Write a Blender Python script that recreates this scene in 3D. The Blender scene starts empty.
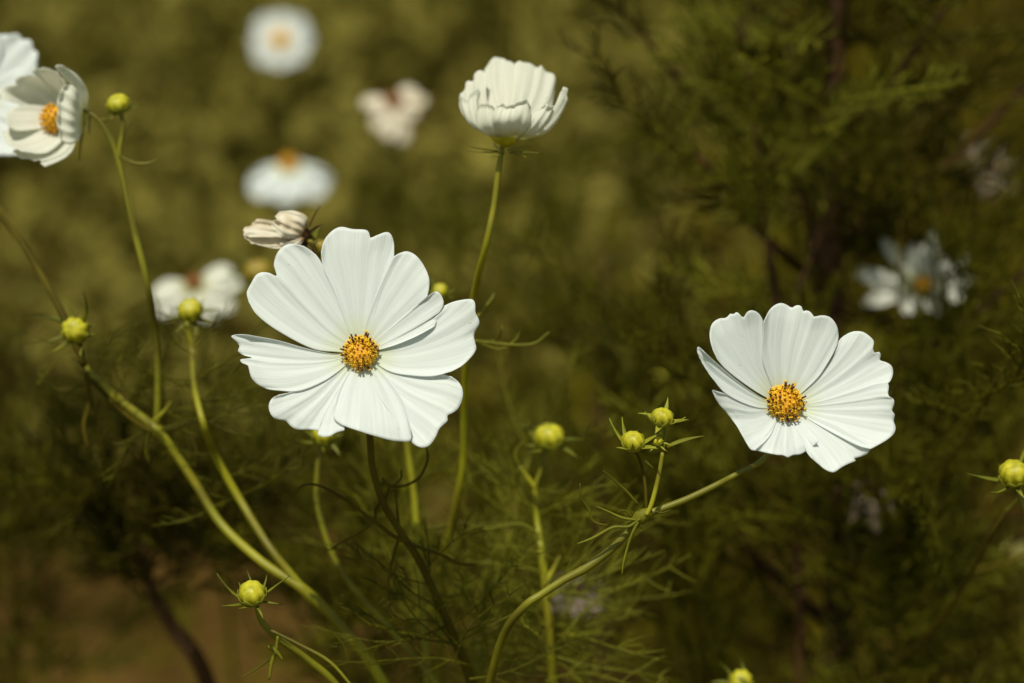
import bpy, math, random
import numpy as np
from mathutils import Vector, Matrix
sc = bpy.context.scene
col = sc.collection
R = math.radians
# ------------------------------------------------------------------ camera
CAMZ, PITCH, LENS = 0.9, 28.0, 70.0
F = LENS / 36 * 1024
cam = bpy.data.cameras.new('camera'); camo = bpy.data.objects.new('camera', cam); col.objects.link(camo)
camo.location = (0, 0, CAMZ); camo.rotation_euler = (R(90 - PITCH), 0, 0)
cam.lens = LENS; cam.sensor_width = 36; cam.clip_start = 0.01; cam.clip_end = 500
FOC = 0.57
cam.dof.use_dof = True; cam.dof.focus_distance = FOC; cam.dof.aperture_fstop = 5.2
sc.camera = camo
# ------------------------------------------------------------------ light
SUN_EL, SUN_AZ = 78.0, -48.0         # azimuth of where the light comes from, measured from straight behind the camera, minus = left
w = bpy.data.worlds.new("World"); sc.world = w; w.use_nodes = True
nt = w.node_tree
sky = nt.nodes.new('ShaderNodeTexSky'); sky.sky_type = 'NISHITA'; sky.sun_disc = False
sky.sun_elevation = R(SUN_EL); sky.sun_rotation = R(180 - SUN_AZ)
tint = nt.nodes.new('ShaderNodeMix'); tint.data_type = 'RGBA'; tint.blend_type = 'MULTIPLY'; tint.inputs[0].default_value = 1
tint.inputs[7].default_value = (1.0, .87, .48, 1)   # warm tint added to the sky so shadows fill brown, not blue
nt.links.new(sky.outputs[0], tint.inputs[6]); nt.links.new(tint.outputs[2], nt.nodes['Background'].inputs[0]); nt.nodes['Background'].inputs[1].default_value = 0.145
sd = Vector((math.sin(R(SUN_AZ)) * math.cos(R(SUN_EL)), -math.cos(R(SUN_AZ)) * math.cos(R(SUN_EL)), math.sin(R(SUN_EL))))
sl = bpy.data.lights.new('sun', 'SUN'); so = bpy.data.objects.new('sun', sl); col.objects.link(so)
so.rotation_euler = sd.to_track_quat('Z', 'Y').to_euler(); so.location = (0, 0, 5)
sl.energy = 3.8; sl.angle = R(0.5); sl.color = (1.0, 0.95, 0.80)
sc.view_settings.view_transform = 'Standard'; sc.view_settings.look = 'None'
sc.view_settings.exposure = 0.0; sc.view_settings.gamma = 1.0
sc.cycles.use_denoising = True
sc.cycles.max_bounces = 8
# ------------------------------------------------------------------ helpers
cf = np.array([0, math.cos(R(PITCH)), -math.sin(R(PITCH))]); cr = np.array([1.0, 0, 0]); cu = np.cross(cr, cf)
cu = np.array([0, math.sin(R(PITCH)), math.cos(R(PITCH))]); cc = np.array([0, 0, CAMZ])
def P(x, y, d=FOC):
    return cc + d * (cf + cr * ((x - 512) / F) + cu * ((341.5 - y) / F))
def V3(*a): return np.array(a, float)
def unit(v): v = np.asarray(v, float); return v / (np.linalg.norm(v) + 1e-12)
def frame(n, up=(0, 0, 1)):
    n = unit(n); up = np.asarray(up, float)
    if abs(np.dot(n, unit(up))) > 0.97: up = V3(0, 1, 0)
    e = unit(np.cross(up, n)); return e, np.cross(n, e), n
def tag(o, label=None, cat=None, group=None, kind=None):
    if label: o['label'] = label
    if cat: o['category'] = cat
    if group: o['group'] = group
    if kind: o['kind'] = kind
    return o
def thing(name, loc, label, cat, group=None):
    o = bpy.data.objects.new(name, None); col.objects.link(o); o.location = [float(c) for c in loc]
    o.empty_display_size = 0.02
    return tag(o, label, cat, group)
class MB:
    def __init__(s): s.v = []; s.f = []; s.m = []; s.uv = {}; s.n = 0; s.useuv = False
    def add(s, verts, faces, uv=None, mi=0):
        verts = np.asarray(verts, float).reshape(-1, 3)
        s.v.append(verts); b = s.n
        for fc in faces: s.f.append([b + i for i in fc]); s.m.append(mi)
        if uv is not None:
            s.useuv = True
            for i, q in enumerate(uv): s.uv[b + i] = q
        s.n += len(verts); return s
    def grid(s, pts, uv=None, close=False, mi=0):
        nu, nv = pts.shape[:2]; fs = []
        for i in range(nu - 1):
            for j in range(nv if close else nv - 1):
                k = (j + 1) % nv
                fs.append((i * nv + j, i * nv + k, (i + 1) * nv + k, (i + 1) * nv + j))
        s.add(pts.reshape(-1, 3), fs, uv, mi); return s
    def tube(s, pts, rad, sides=8, res=4, cap=True, mi=0):
        pts = np.asarray(pts, float); n = len(pts)
        rad = np.full(n, rad, float) if np.isscalar(rad) else np.asarray(rad, float)
        if res > 1 and n > 2: pts, rad = smooth(pts, res, rad)
        t = np.gradient(pts, axis=0); t /= np.linalg.norm(t, axis=1)[:, None] + 1e-12
        a = V3(0.3, 0.9, 0.2) if abs(t[0][1]) < 0.8 else V3(1, 0, 0)
        e = unit(np.cross(t[0], a)); rings = []
        ang = np.arange(sides) / sides * 2 * math.pi; ca, sa = np.cos(ang)[:, None], np.sin(ang)[:, None]
        for i in range(len(pts)):
            e = unit(e - np.dot(e, t[i]) * t[i]); b = np.cross(t[i], e)
            rings.append(pts[i] + rad[i] * (ca * e + sa * b))
        b0 = s.n; s.grid(np.array(rings), None, True, mi)
        if cap:
            s.f.append([b0 + i for i in range(sides)][::-1]); s.m.append(mi)
            q = b0 + (len(pts) - 1) * sides; s.f.append([q + i for i in range(sides)]); s.m.append(mi)
        return s
    def mesh(s, name, mats, smoothf=True):
        me = bpy.data.meshes.new(name)
        v = np.concatenate(s.v) if s.v else np.zeros((0, 3))
        me.from_pydata(v.tolist(), [], s.f)
        for m in (mats if isinstance(mats, (list, tuple)) else [mats]): me.materials.append(m)
        me.polygons.foreach_set('use_smooth', [smoothf] * len(me.polygons))
        if any(s.m): me.polygons.foreach_set('material_index', s.m)
        if s.useuv:
            l = me.uv_layers.new(name='uv')
            idx = np.zeros(len(me.loops), int); me.loops.foreach_get('vertex_index', idx)
            arr = np.array([s.uv.get(int(i), (0, 0)) for i in idx]).ravel()
            l.data.foreach_set('uv', arr)
        return me
    def build(s, name, mats, parent=None, smoothf=True, thick=0):
        # vertices are world positions; the parent's own world place is taken off
        off = V3(0, 0, 0); p = parent
        while p is not None: off = off + np.array(p.location); p = p.parent
        ctr = np.concatenate(s.v).mean(axis=0)
        s.v = [a - ctr for a in s.v]
        o = bpy.data.objects.new(name, s.mesh(name, mats, smoothf)); col.objects.link(o)
        o.parent = parent; o.location = [float(c) for c in (ctr - off)]
        if thick:
            md = o.modifiers.new('thick', 'SOLIDIFY'); md.thickness = thick; md.offset = 0
        return o
def smooth(p, res, rad=None):
    p = np.asarray(p, float); n = len(p)
    q = np.vstack([2 * p[0] - p[1], p, 2 * p[-1] - p[-2]]); out = []; ro = []
    for i in range(n - 1):
        a, b, c, d = q[i:i + 4]
        for k in range(res):
            t = k / res
            out.append(0.5 * (2 * b + (c - a) * t + (2 * a - 5 * b + 4 * c - d) * t * t + (3 * b - a - 3 * c + d) * t ** 3))
            if rad is not None: ro.append(rad[i] * (1 - t) + rad[i + 1] * t)
    out.append(p[-1])
    if rad is None: return np.array(out)
    ro.append(rad[-1]); return np.array(out), np.array(ro)
def resample(p, n):
    d = np.r_[0, np.cumsum(np.linalg.norm(np.diff(p, axis=0), axis=1))]; t = np.linspace(0, d[-1], n)
    return np.stack([np.interp(t, d, p[:, k]) for k in range(p.shape[1])], 1)
# ------------------------------------------------------------------ materials
def mat(name, c1, c2=None, scale=200, rough=0.55, trans=0.0, bump=0.0, spec=0.4, coord='Object', stretch=None, detail=3, tint=None):
    m = bpy.data.materials.new(name); m.use_nodes = True; t = m.node_tree; N = t.nodes; L = t.links
    b = N['Principled BSDF']; b.inputs['Roughness'].default_value = rough; b.inputs['Specular IOR Level'].default_value = spec
    tc = N.new('ShaderNodeTexCoord'); mp = N.new('ShaderNodeMapping'); L.new(tc.outputs[coord], mp.inputs[0])
    if stretch: mp.inputs['Scale'].default_value = stretch
    no = N.new('ShaderNodeTexNoise'); no.inputs['Scale'].default_value = scale; no.inputs['Detail'].default_value = detail
    L.new(mp.outputs[0], no.inputs['Vector'])
    mx = N.new('ShaderNodeValToRGB'); mx.color_ramp.elements[0].position = 0.36; mx.color_ramp.elements[1].position = 0.64
    mx.color_ramp.elements[0].color = (*c1, 1); mx.color_ramp.elements[1].color = (*(c2 or c1), 1)
    L.new(no.outputs[0], mx.inputs[0]); L.new(mx.outputs[0], b.inputs['Base Color'])
    if bump:
        bp = N.new('ShaderNodeBump'); bp.inputs['Strength'].default_value = bump; bp.inputs['Distance'].default_value = 0.0004
        L.new(no.outputs[0], bp.inputs['Height']); L.new(bp.outputs[0], b.inputs['Normal'])
    if trans:
        tr = N.new('ShaderNodeBsdfTranslucent'); L.new(mx.outputs[0], tr.inputs[0])
        ms = N.new('ShaderNodeMixShader'); ms.inputs[0].default_value = trans
        L.new(b.outputs[0], ms.inputs[1]); L.new(tr.outputs[0], ms.inputs[2]); L.new(ms.outputs[0], N['Material Output'].inputs[0])
    return m
def petal_mat(name, c1, c2, base, bump=0.16, trans=0.34, freq=26):
    """white petal: fine lengthwise veins, a yellow-green flush at the claw; uv = (across, along)"""
    m = bpy.data.materials.new(name); m.use_nodes = True; t = m.node_tree; N = t.nodes; L = t.links
    b = N['Principled BSDF']; b.inputs['Roughness'].default_value = 0.6; b.inputs['Specular IOR Level'].default_value = 0.25
    tc = N.new('ShaderNodeTexCoord'); mp = N.new('ShaderNodeMapping'); mp.inputs['Scale'].default_value = (freq, 1.2, 1)
    L.new(tc.outputs['UV'], mp.inputs[0]); no = N.new('ShaderNodeTexNoise'); no.inputs['Scale'].default_value = 1.0
    no.inputs['Detail'].default_value = 4; L.new(mp.outputs[0], no.inputs['Vector'])
    oi = N.new('ShaderNodeObjectInfo'); ad = N.new('ShaderNodeVectorMath'); ad.operation = 'ADD'
    cb = N.new('ShaderNodeCombineXYZ'); mu = N.new('ShaderNodeMath'); mu.operation = 'MULTIPLY'; mu.inputs[1].default_value = 40
    L.new(oi.outputs['Random'], mu.inputs[0]); L.new(mu.outputs[0], cb.inputs[2]); L.new(mp.outputs[0], ad.inputs[0]); L.new(cb.outputs[0], ad.inputs[1])
    L.new(ad.outputs[0], no.inputs['Vector'])
    r = N.new('ShaderNodeValToRGB'); r.color_ramp.elements[0].position = 0.3; r.color_ramp.elements[1].position = 0.6
    r.color_ramp.elements[0].color = (*c1, 1); r.color_ramp.elements[1].color = (*c2, 1); L.new(no.outputs[0], r.inputs[0])
    sp = N.new('ShaderNodeSeparateXYZ'); L.new(tc.outputs['UV'], sp.inputs[0])
    r2 = N.new('ShaderNodeValToRGB'); r2.color_ramp.elements[0].position = 0.10; r2.color_ramp.elements[1].position = 0.34
    r2.color_ramp.elements[0].color = (1, 1, 1, 1); r2.color_ramp.elements[1].color = (0, 0, 0, 1); L.new(sp.outputs[1], r2.inputs[0])
    mx = N.new('ShaderNodeMix'); mx.data_type = 'RGBA'; L.new(r2.outputs[0], mx.inputs[0]); L.new(r.outputs[0], mx.inputs[6]); mx.inputs[7].default_value = (*base, 1)
    vn = N.new('ShaderNodeTexNoise'); vn.inputs['Scale'].default_value = 1; vn.inputs['Detail'].default_value = 1
    mp3 = N.new('ShaderNodeMapping'); mp3.inputs['Scale'].default_value = (freq * 3.2, 1.6, 1); L.new(tc.outputs['UV'], mp3.inputs[0])
    ad3 = N.new('ShaderNodeVectorMath'); ad3.operation = 'ADD'; L.new(mp3.outputs[0], ad3.inputs[0]); L.new(cb.outputs[0], ad3.inputs[1]); L.new(ad3.outputs[0], vn.inputs['Vector'])
    rv = N.new('ShaderNodeValToRGB'); rv.color_ramp.elements[0].position = .30; rv.color_ramp.elements[1].position = .42
    rv.color_ramp.elements[0].color = (.92, .925, .90, 1); rv.color_ramp.elements[1].color = (1, 1, 1, 1); L.new(vn.outputs[0], rv.inputs[0])
    m3 = N.new('ShaderNodeMix'); m3.data_type = 'RGBA'; m3.blend_type = 'MULTIPLY'; m3.inputs[0].default_value = 1; L.new(mx.outputs[2], m3.inputs[6]); L.new(rv.outputs[0], m3.inputs[7])
    sn = N.new('ShaderNodeTexNoise'); sn.inputs['Scale'].default_value = 1; sn.inputs['Detail'].default_value = 2
    mp4 = N.new('ShaderNodeMapping'); mp4.inputs['Scale'].default_value = (22, 13, 1); L.new(tc.outputs['UV'], mp4.inputs[0])
    ad4 = N.new('ShaderNodeVectorMath'); ad4.operation = 'ADD'; L.new(mp4.outputs[0], ad4.inputs[0]); L.new(cb.outputs[0], ad4.inputs[1]); L.new(ad4.outputs[0], sn.inputs['Vector'])
    rs = N.new('ShaderNodeValToRGB'); rs.color_ramp.elements[0].position = .765; rs.color_ramp.elements[1].position = .80
    rs.color_ramp.elements[0].color = (1, 1, 1, 1); rs.color_ramp.elements[1].color = (.55, .47, .36, 1); L.new(sn.outputs[0], rs.inputs[0])
    m4 = N.new('ShaderNodeMix'); m4.data_type = 'RGBA'; m4.blend_type = 'MULTIPLY'; m4.inputs[0].default_value = 1; L.new(m3.outputs[2], m4.inputs[6]); L.new(rs.outputs[0], m4.inputs[7])
    mx = m4
    L.new(mx.outputs[2], b.inputs['Base Color'])
    n2 = N.new('ShaderNodeTexNoise'); n2.inputs['Scale'].default_value = 1; n2.inputs['Detail'].default_value = 2
    mp2 = N.new('ShaderNodeMapping'); mp2.inputs['Scale'].default_value = (freq * 1.8, 0.9, 1); L.new(tc.outputs['UV'], mp2.inputs[0]); L.new(mp2.outputs[0], n2.inputs['Vector'])
    bp = N.new('ShaderNodeBump'); bp.inputs['Strength'].default_value = bump; bp.inputs['Distance'].default_value = 0.0005
    L.new(n2.outputs[0], bp.inputs['Height']); L.new(bp.outputs[0], b.inputs['Normal'])
    tr = N.new('ShaderNodeBsdfTranslucent'); L.new(mx.outputs[2], tr.inputs[0]); ms = N.new('ShaderNodeMixShader'); ms.inputs[0].default_value = trans
    L.new(b.outputs[0], ms.inputs[1]); L.new(tr.outputs[0], ms.inputs[2]); L.new(ms.outputs[0], N['Material Output'].inputs[0])
    return m
M = dict(
    petal=petal_mat('petal_white', (.765, .815, .83), (.83, .875, .895), (.74, .80, .62)),
    petal_cream=petal_mat('petal_cream', (.78, .79, .70), (.88, .885, .83), (.66, .66, .34), trans=.45),
    petal_old=petal_mat('petal_withered', (.74, .62, .44), (.87, .83, .73), (.50, .28, .10), bump=.9, freq=6),
    petal_rose=petal_mat('petal_faded_rose', (.36, .24, .16), (.64, .54, .44), (.26, .08, .03), bump=.9, freq=9),
    petal_rust=mat('rust_centre', (.20, .07, .015), (.30, .12, .03), 300, .7),
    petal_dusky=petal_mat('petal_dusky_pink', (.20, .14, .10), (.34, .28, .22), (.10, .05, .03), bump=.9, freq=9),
    disc=mat('floret_orange', (.60, .27, .008), (.72, .38, .012), 900, .6, bump=.4),
    pollen=mat('pollen_yellow', (.78, .42, .010), (.85, .55, .03), 900, .7),
    anther=mat('anther_brown', (.045, .012, .006), (.09, .03, .01), 900, .5),
    stem=mat('stem_green', (.12, .115, .003), (.20, .19, .006), 45, .5, bump=.2, spec=.4),
    stem_pale=mat('stem_yellow_green', (.19, .185, .004), (.31, .295, .008), 45, .5, bump=.2, spec=.4),
    stem_dark=mat('stem_dark_and_shade', (.050, .038, .002), (.09, .068, .004), 60, .7, bump=.2, spec=.12),  # dark stem colour; on the main stem it carries the flower's shade
    bract=mat('bract_green', (.11, .13, .008), (.22, .22, .012), 200, .6, .2),
    bract_pale=mat('bract_pale_green', (.26, .28, .02), (.38, .37, .03), 200, .6, .25),
    bud=mat('bud_yellow', (.34, .33, .006), (.60, .54, .025), 300, .5, .08, .3, .5),
    bud_pale=mat('bud_pale_yellow', (.50, .44, .12), (.66, .58, .20), 260, .6),
    bud_dull=mat('bud_dull_yellow', (.20, .14, .01), (.34, .25, .02), 260, .5),
    bud_green=mat('bud_yellow_green', (.34, .32, .006), (.58, .52, .02), 420, .5, .08, .3, .5),
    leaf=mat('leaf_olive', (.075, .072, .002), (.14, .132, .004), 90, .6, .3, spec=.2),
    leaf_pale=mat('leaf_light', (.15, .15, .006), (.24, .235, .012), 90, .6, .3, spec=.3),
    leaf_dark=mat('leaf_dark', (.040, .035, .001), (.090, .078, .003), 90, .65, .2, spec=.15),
    bark=mat('stalk_red_brown', (.035, .016, .005), (.075, .034, .01), 60, .75, bump=.6, spec=.2),
)
def ridge(m, scale=9):
    t = m.node_tree; N = t.nodes; L = t.links; b = N['Principled BSDF']; rp = next(x for x in N if x.type == 'VALTORGB')
    tc = N.new('ShaderNodeTexCoord'); no = N.new('ShaderNodeTexNoise'); no.inputs['Scale'].default_value = 38; no.inputs['Detail'].default_value = 5
    L.new(tc.outputs['Object'], no.inputs[0]); mx = N.new('ShaderNodeMix'); mx.data_type = 'RGBA'; mx.blend_type = 'MULTIPLY'; mx.inputs[0].default_value = .75
    r2 = N.new('ShaderNodeValToRGB'); r2.color_ramp.elements[0].position = .38; r2.color_ramp.elements[1].position = .55
    r2.color_ramp.elements[0].color = (.55, .46, .25, 1); r2.color_ramp.elements[1].color = (1, 1, 1, 1); L.new(no.outputs[0], r2.inputs[0])
    L.new(rp.outputs[0], mx.inputs[6]); L.new(r2.outputs[0], mx.inputs[7]); L.new(mx.outputs[2], b.inputs['Base Color'])
for k_ in ('stem', 'stem_pale'): ridge(M[k_])
# ------------------------------------------------------------------ ground
def ground_mat():
    m = bpy.data.materials.new('garden_soil'); m.use_nodes = True; t = m.node_tree; N = t.nodes; L = t.links
    b = N['Principled BSDF']; b.inputs['Roughness'].default_value = 0.95; b.inputs['Specular IOR Level'].default_value = .1
    tc = N.new('ShaderNodeTexCoord')
    a = N.new('ShaderNodeTexNoise'); a.inputs['Scale'].default_value = 9; a.inputs['Detail'].default_value = 6; L.new(tc.outputs['Object'], a.inputs['Vector'])
    r = N.new('ShaderNodeValToRGB'); e = r.color_ramp.elements
    e[0].position = .35; e[0].color = (.042, .023, .003, 1); e[1].position = .7; e[1].color = (.115, .066, .015, 1)
    L.new(a.outputs[0], r.inputs[0]); L.new(r.outputs[0], b.inputs['Base Color'])
    bp = N.new('ShaderNodeBump'); bp.inputs['Distance'].default_value = .02; bp.inputs['Strength'].default_value = .8
    n2 = N.new('ShaderNodeTexNoise'); n2.inputs['Scale'].default_value = 60; n2.inputs['Detail'].default_value = 5; L.new(tc.outputs['Object'], n2.inputs['Vector'])
    L.new(n2.outputs[0], bp.inputs['Height']); L.new(bp.outputs[0], b.inputs['Normal'])
    return m
g = MB(); rng = np.random.default_rng(3)
xs = np.r_[-60, -20, -6, np.linspace(-3, 3, 70), 6, 20, 60]; ys = np.r_[-30, -8, -2, np.linspace(0, 6, 70), 9, 20, 90]
X, Y = np.meshgrid(xs, ys); Z = .012 * np.sin(X * 9 + 2 * np.sin(Y * 5)) * np.sin(Y * 11) + .008 * np.sin(X * 31 + Y * 17)
Z[(np.abs(X) > 3) | (Y < 0) | (Y > 6)] = 0
g.grid(np.stack([X, Y, Z - .012], -1)); tag(g.build('ground', ground_mat()), kind='structure')

# low weeds: countless small leaves over the soil
def weed_mesh(seed, nc, n, keepf, hr, lr, wr=(.14, .4)):
    rng = np.random.default_rng(seed)
    cx = rng.uniform(-1.5, 1.5, nc); cy = rng.uniform(1.0, 4.6, nc)
    keep = keepf(cx, cy, rng); cx, cy = cx[keep], cy[keep]; ch = rng.uniform(*hr, len(cx)); cr_ = rng.uniform(.05, .13, len(cx))
    k = rng.integers(0, len(cx), n); a = rng.uniform(0, 2 * math.pi, n); rr = np.sqrt(rng.random(n))
    z = ch[k] * (1 - .6 * rr ** 2) * rng.uniform(.1, 1, n)
    c = np.stack([cx[k] + cr_[k] * rr * np.cos(a), cy[k] + cr_[k] * rr * np.sin(a), z], 1)
    L = rng.uniform(*lr, n); W = L * rng.uniform(*wr, n)
    az = a + rng.normal(0, .9, n); el = rng.uniform(-.3, 1.2, n)
    d = np.stack([np.cos(az) * np.cos(el), np.sin(az) * np.cos(el), np.sin(el)], 1)
    s_ = np.cross(d, rng.normal(0, .5, (n, 3)) + [0, 0, 1]); s_ /= np.linalg.norm(s_, axis=1)[:, None]
    nn = np.cross(s_, d)
    v = np.stack([c, c + d * L[:, None] * .5 + s_ * W[:, None] + nn * L[:, None] * .1, c + d * L[:, None], c + d * L[:, None] * .5 - s_ * W[:, None] + nn * L[:, None] * .1], 1).reshape(-1, 3)
    me = bpy.data.meshes.new('weeds'); idx = np.arange(4 * n).reshape(-1, 4)
    me.from_pydata(v.tolist(), [], idx.tolist()); return me
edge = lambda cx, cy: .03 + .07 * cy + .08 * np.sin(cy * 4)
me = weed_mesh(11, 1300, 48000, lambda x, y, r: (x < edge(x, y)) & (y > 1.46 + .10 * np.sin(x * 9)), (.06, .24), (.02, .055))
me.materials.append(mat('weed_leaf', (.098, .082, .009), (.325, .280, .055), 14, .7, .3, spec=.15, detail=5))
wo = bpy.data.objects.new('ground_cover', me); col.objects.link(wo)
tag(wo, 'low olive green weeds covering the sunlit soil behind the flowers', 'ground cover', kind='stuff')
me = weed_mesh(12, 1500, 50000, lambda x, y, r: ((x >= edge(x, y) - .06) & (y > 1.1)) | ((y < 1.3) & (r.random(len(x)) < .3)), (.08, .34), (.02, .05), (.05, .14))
me.materials.append(mat('undergrowth_leaf_shaded', (.050, .040, .001), (.160, .132, .003), 12, .7, .2, spec=.1, detail=4))  # plants' shade over this area is put into the darker leaf colour
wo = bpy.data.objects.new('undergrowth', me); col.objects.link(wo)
tag(wo, 'tangled undergrowth coloured dark for shade, on the right and along the bottom', 'undergrowth', kind='stuff')

# ------------------------------------------------------------------ plant pieces
def rootpt(p, dx=0.0, dy=0.05): return V3(p[0] + dx, p[1] + dy, 0)
def path(pts, d=FOC):
    """pixel path with depth and pixel radius -> world points and radii"""
    o, r = [], []
    for q in pts:
        dd = q[3] if len(q) > 3 else d
        o.append(P(q[0], q[1], dd)); r.append(q[2] * dd / F)
    return o, r
def stem_part(parent, pts, m, d=FOC, root=None, name='stem', sides=9, mb=None):
    o, r = path(pts, d)
    if root is not None:
        a = o[-1]
        dv = (o[-1] - o[-2]); dv = unit(dv); o.append(a + dv * .03 - V3(0, 0, .012)); r.append(r[-1]); a = o[-1]
        for t in (.3, .65, 1.0): o.append(a * (1 - t) + root * t + V3(0, .01 * math.sin(t * 3), 0)); r.append(r[-1] * 1.04)
    b = mb or MB(); b.tube(o, r, sides, 6)
    return b if mb else b.build(name, m, parent)
def thread(mb, pts, d=FOC, sides=5):
    o, r = path(pts, d); mb.tube(o, r, sides, 5)
def bract_pts(base, dirv, n, L, W, curl=.25, nu=7):
    dirv = unit(dirv); e = unit(np.cross(n, dirv)); g = []; side = .35 * math.sin(L * 91733.0)
    for i in range(nu):
        u = i / (nu - 1); wv = W * (math.sin(math.pi * min(1, .18 + u * .86)) ** .8) * (1 - u) ** .25 if u < 1 else W * .04
        c = base + dirv * L * u + n * L * curl * (u * u) + e * L * side * u * u
        g.append([c - e * wv + n * wv * .5, c, c + e * wv + n * wv * .5])
    return np.array(g)
def bud(parent, c, axis, r, m, blen=2.2, nb=8, flat=.86, seed=0, name='bud', spread=.15, open_=.9, detail=True, bm=None, bw=1.0):
    """round yellow flower bud: segmented head, tight inner bracts, thin spreading outer bracts"""
    rg = random.Random(seed); e1, e2, n = frame(axis)
    b = MB(); nu, nv = 14, 32; pts = np.zeros((nu, nv, 3))
    for i in range(nu):
        th = math.pi * i / (nu - 1)
        for j in range(nv):
            ph = 2 * math.pi * j / nv
            k = (1 + .05 * math.sin(2 * ph + seed)) * (1 - .15 * abs(math.cos(4 * ph + .5 * math.cos(th))) ** 8 * abs(math.sin(th)) ** .5)
            rad = r * math.sin(th) * k * (1 + .02 * math.sin(3 * ph))
            pts[i, j] = c + e1 * rad * math.cos(ph) + e2 * rad * math.sin(ph) + n * (r * flat * math.cos(th) * (1 - .12 * (math.cos(th) > 0) * math.exp(-(math.sin(th) * 3) ** 2)))
    b.grid(pts, None, True); bo = b.build(name, m, parent)
    if not detail: return bo
    base = c - n * r * .75; bm = bm or M['bract']
    k = MB(); pr = [(0, .1), (.5, .05), (.78, .25), (.93, .55)]
    k.grid(np.array([[base + (e1 * math.cos(a) + e2 * math.sin(a)) * r * q[0] * 1.03 + n * r * (q[1] - .12) for a in np.arange(16) / 16 * 2 * math.pi] for q in pr]), None, True)
    k.build('calyx', bm, bo, thick=.0002)
    for j in range(nb):
        a = 2 * math.pi * (j + rg.uniform(-.2, .2)) / nb + .3; dv = e1 * math.cos(a) + e2 * math.sin(a)
        L = r * blen * rg.uniform(.6, 1.2)
        q = MB(); q.grid(bract_pts(base + dv * r * .45, dv * math.cos(spread) + n * math.sin(spread) * rg.uniform(.2, 1.6), n, L, r * rg.uniform(.10, .19) * bw, curl=rg.uniform(-.35, .7)))
        q.build('bract', bm, bo, thick=.00025)
    for j in range(8):
        a = 2 * math.pi * (j + rg.uniform(.3, .7)) / 8; dv = e1 * math.cos(a) + e2 * math.sin(a); Lb = rg.uniform(.85, 1.35) * r; g = []
        for i in range(9):
            u = i / 8; th = 2.45 - u * Lb / r * 1.0; wv = r * .36 * math.sin(math.pi * (.22 + .78 * u)) ** .9
            t_ = np.cross(n, dv); o = c + dv * r * 1.035 * math.sin(th) + n * r * flat * math.cos(th) + dv * r * .10 * max(0, u - .6) * rg.uniform(.2, 2)
            g.append([o - t_ * wv - dv * wv * .18, o + dv * r * .02, o + t_ * wv - dv * wv * .18])
        q = MB(); q.grid(np.array(g)); q.build('bract', M['bract_pale'], bo, thick=.0002)
    return bo
def petal_local(L, W, a0, a1, ripple=.03, cup=.12, seed=0, nu=16, nv=17, lobes=3, wrinkle=0.0, twist=0.0):
    """grid of (radial, tangential, axial) coordinates; a0..a1 is the rise angle along the petal"""
    rg = random.Random(seed); ph = rg.uniform(0, 6); g = np.zeros((nu, nv, 3)); uv = []
    s = np.linspace(0, 1, nu); ang = a0 + (a1 - a0) * s ** 1.2
    rad = np.r_[0, np.cumsum(np.cos(ang[:-1]) / (nu - 1))]; zz = np.r_[0, np.cumsum(np.sin(ang[:-1]) / (nu - 1))]
    for i in range(nu):
        for j in range(nv):
            v = 2 * j / (nv - 1) - 1; u = s[i]
            tip = 1 - .17 * abs(v) ** 2.4 - .07 * abs(math.sin((v + 1) * lobes * math.pi / 2 + .2 * math.sin(ph))) ** .0 * (1 - abs(math.sin((v + 1) * lobes * math.pi / 2))) * (abs(v) < .95)
            t = u * tip; k = min(t * (nu - 1), nu - 1.0001); k0 = int(k); fr = k - k0
            rr = (rad[k0] * (1 - fr) + rad[min(k0 + 1, nu - 1)] * fr) * L; hh = (zz[k0] * (1 - fr) + zz[min(k0 + 1, nu - 1)] * fr) * L
            an = np.interp(t, s, ang)
            wd = W * (.24 + .76 * math.sin(min(1, u / .72) * math.pi / 2)) * (1 - .25 * max(0, (u - .72) / .28) ** 2)
            bump = ripple * L * u * math.cos(v * math.pi * 3 + .3 * math.sin(ph)) + cup * W * v * v + wrinkle * L * u * (math.sin(7 * u + 4 * v + ph) * .6 + math.sin(11 * v - 5 * u + 2 * ph) * .4) + twist * W * v * u
            g[i, j] = (rr - bump * math.sin(an), wd * v, hh + bump * math.cos(an)); uv.append(((v + 1) / 2, u))
    return g, uv
def place_petal(c, ax, az, g):
    e1, e2, n = ax; d = e1 * math.cos(az) + e2 * math.sin(az); t = -e1 * math.sin(az) + e2 * math.cos(az)
    return c + g[..., 0:1] * d + g[..., 1:2] * t + g[..., 2:3] * n
def flower_petals(parent, c, axis, r0, spec, m, up=(0, 0, 1), thick=.00013, **kw):
    ax = frame(axis, up)
    for i, (az, L, W, a0, a1) in enumerate(spec):
        g, uv = petal_local(L, W, R(a0), R(a1), seed=i * 7 + int(L * 1e5), **kw)
        g[..., 0] += r0; b = MB(); b.grid(place_petal(c, ax, R(az), g), uv); b.build('petal', m, parent, thick=thick)
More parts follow.
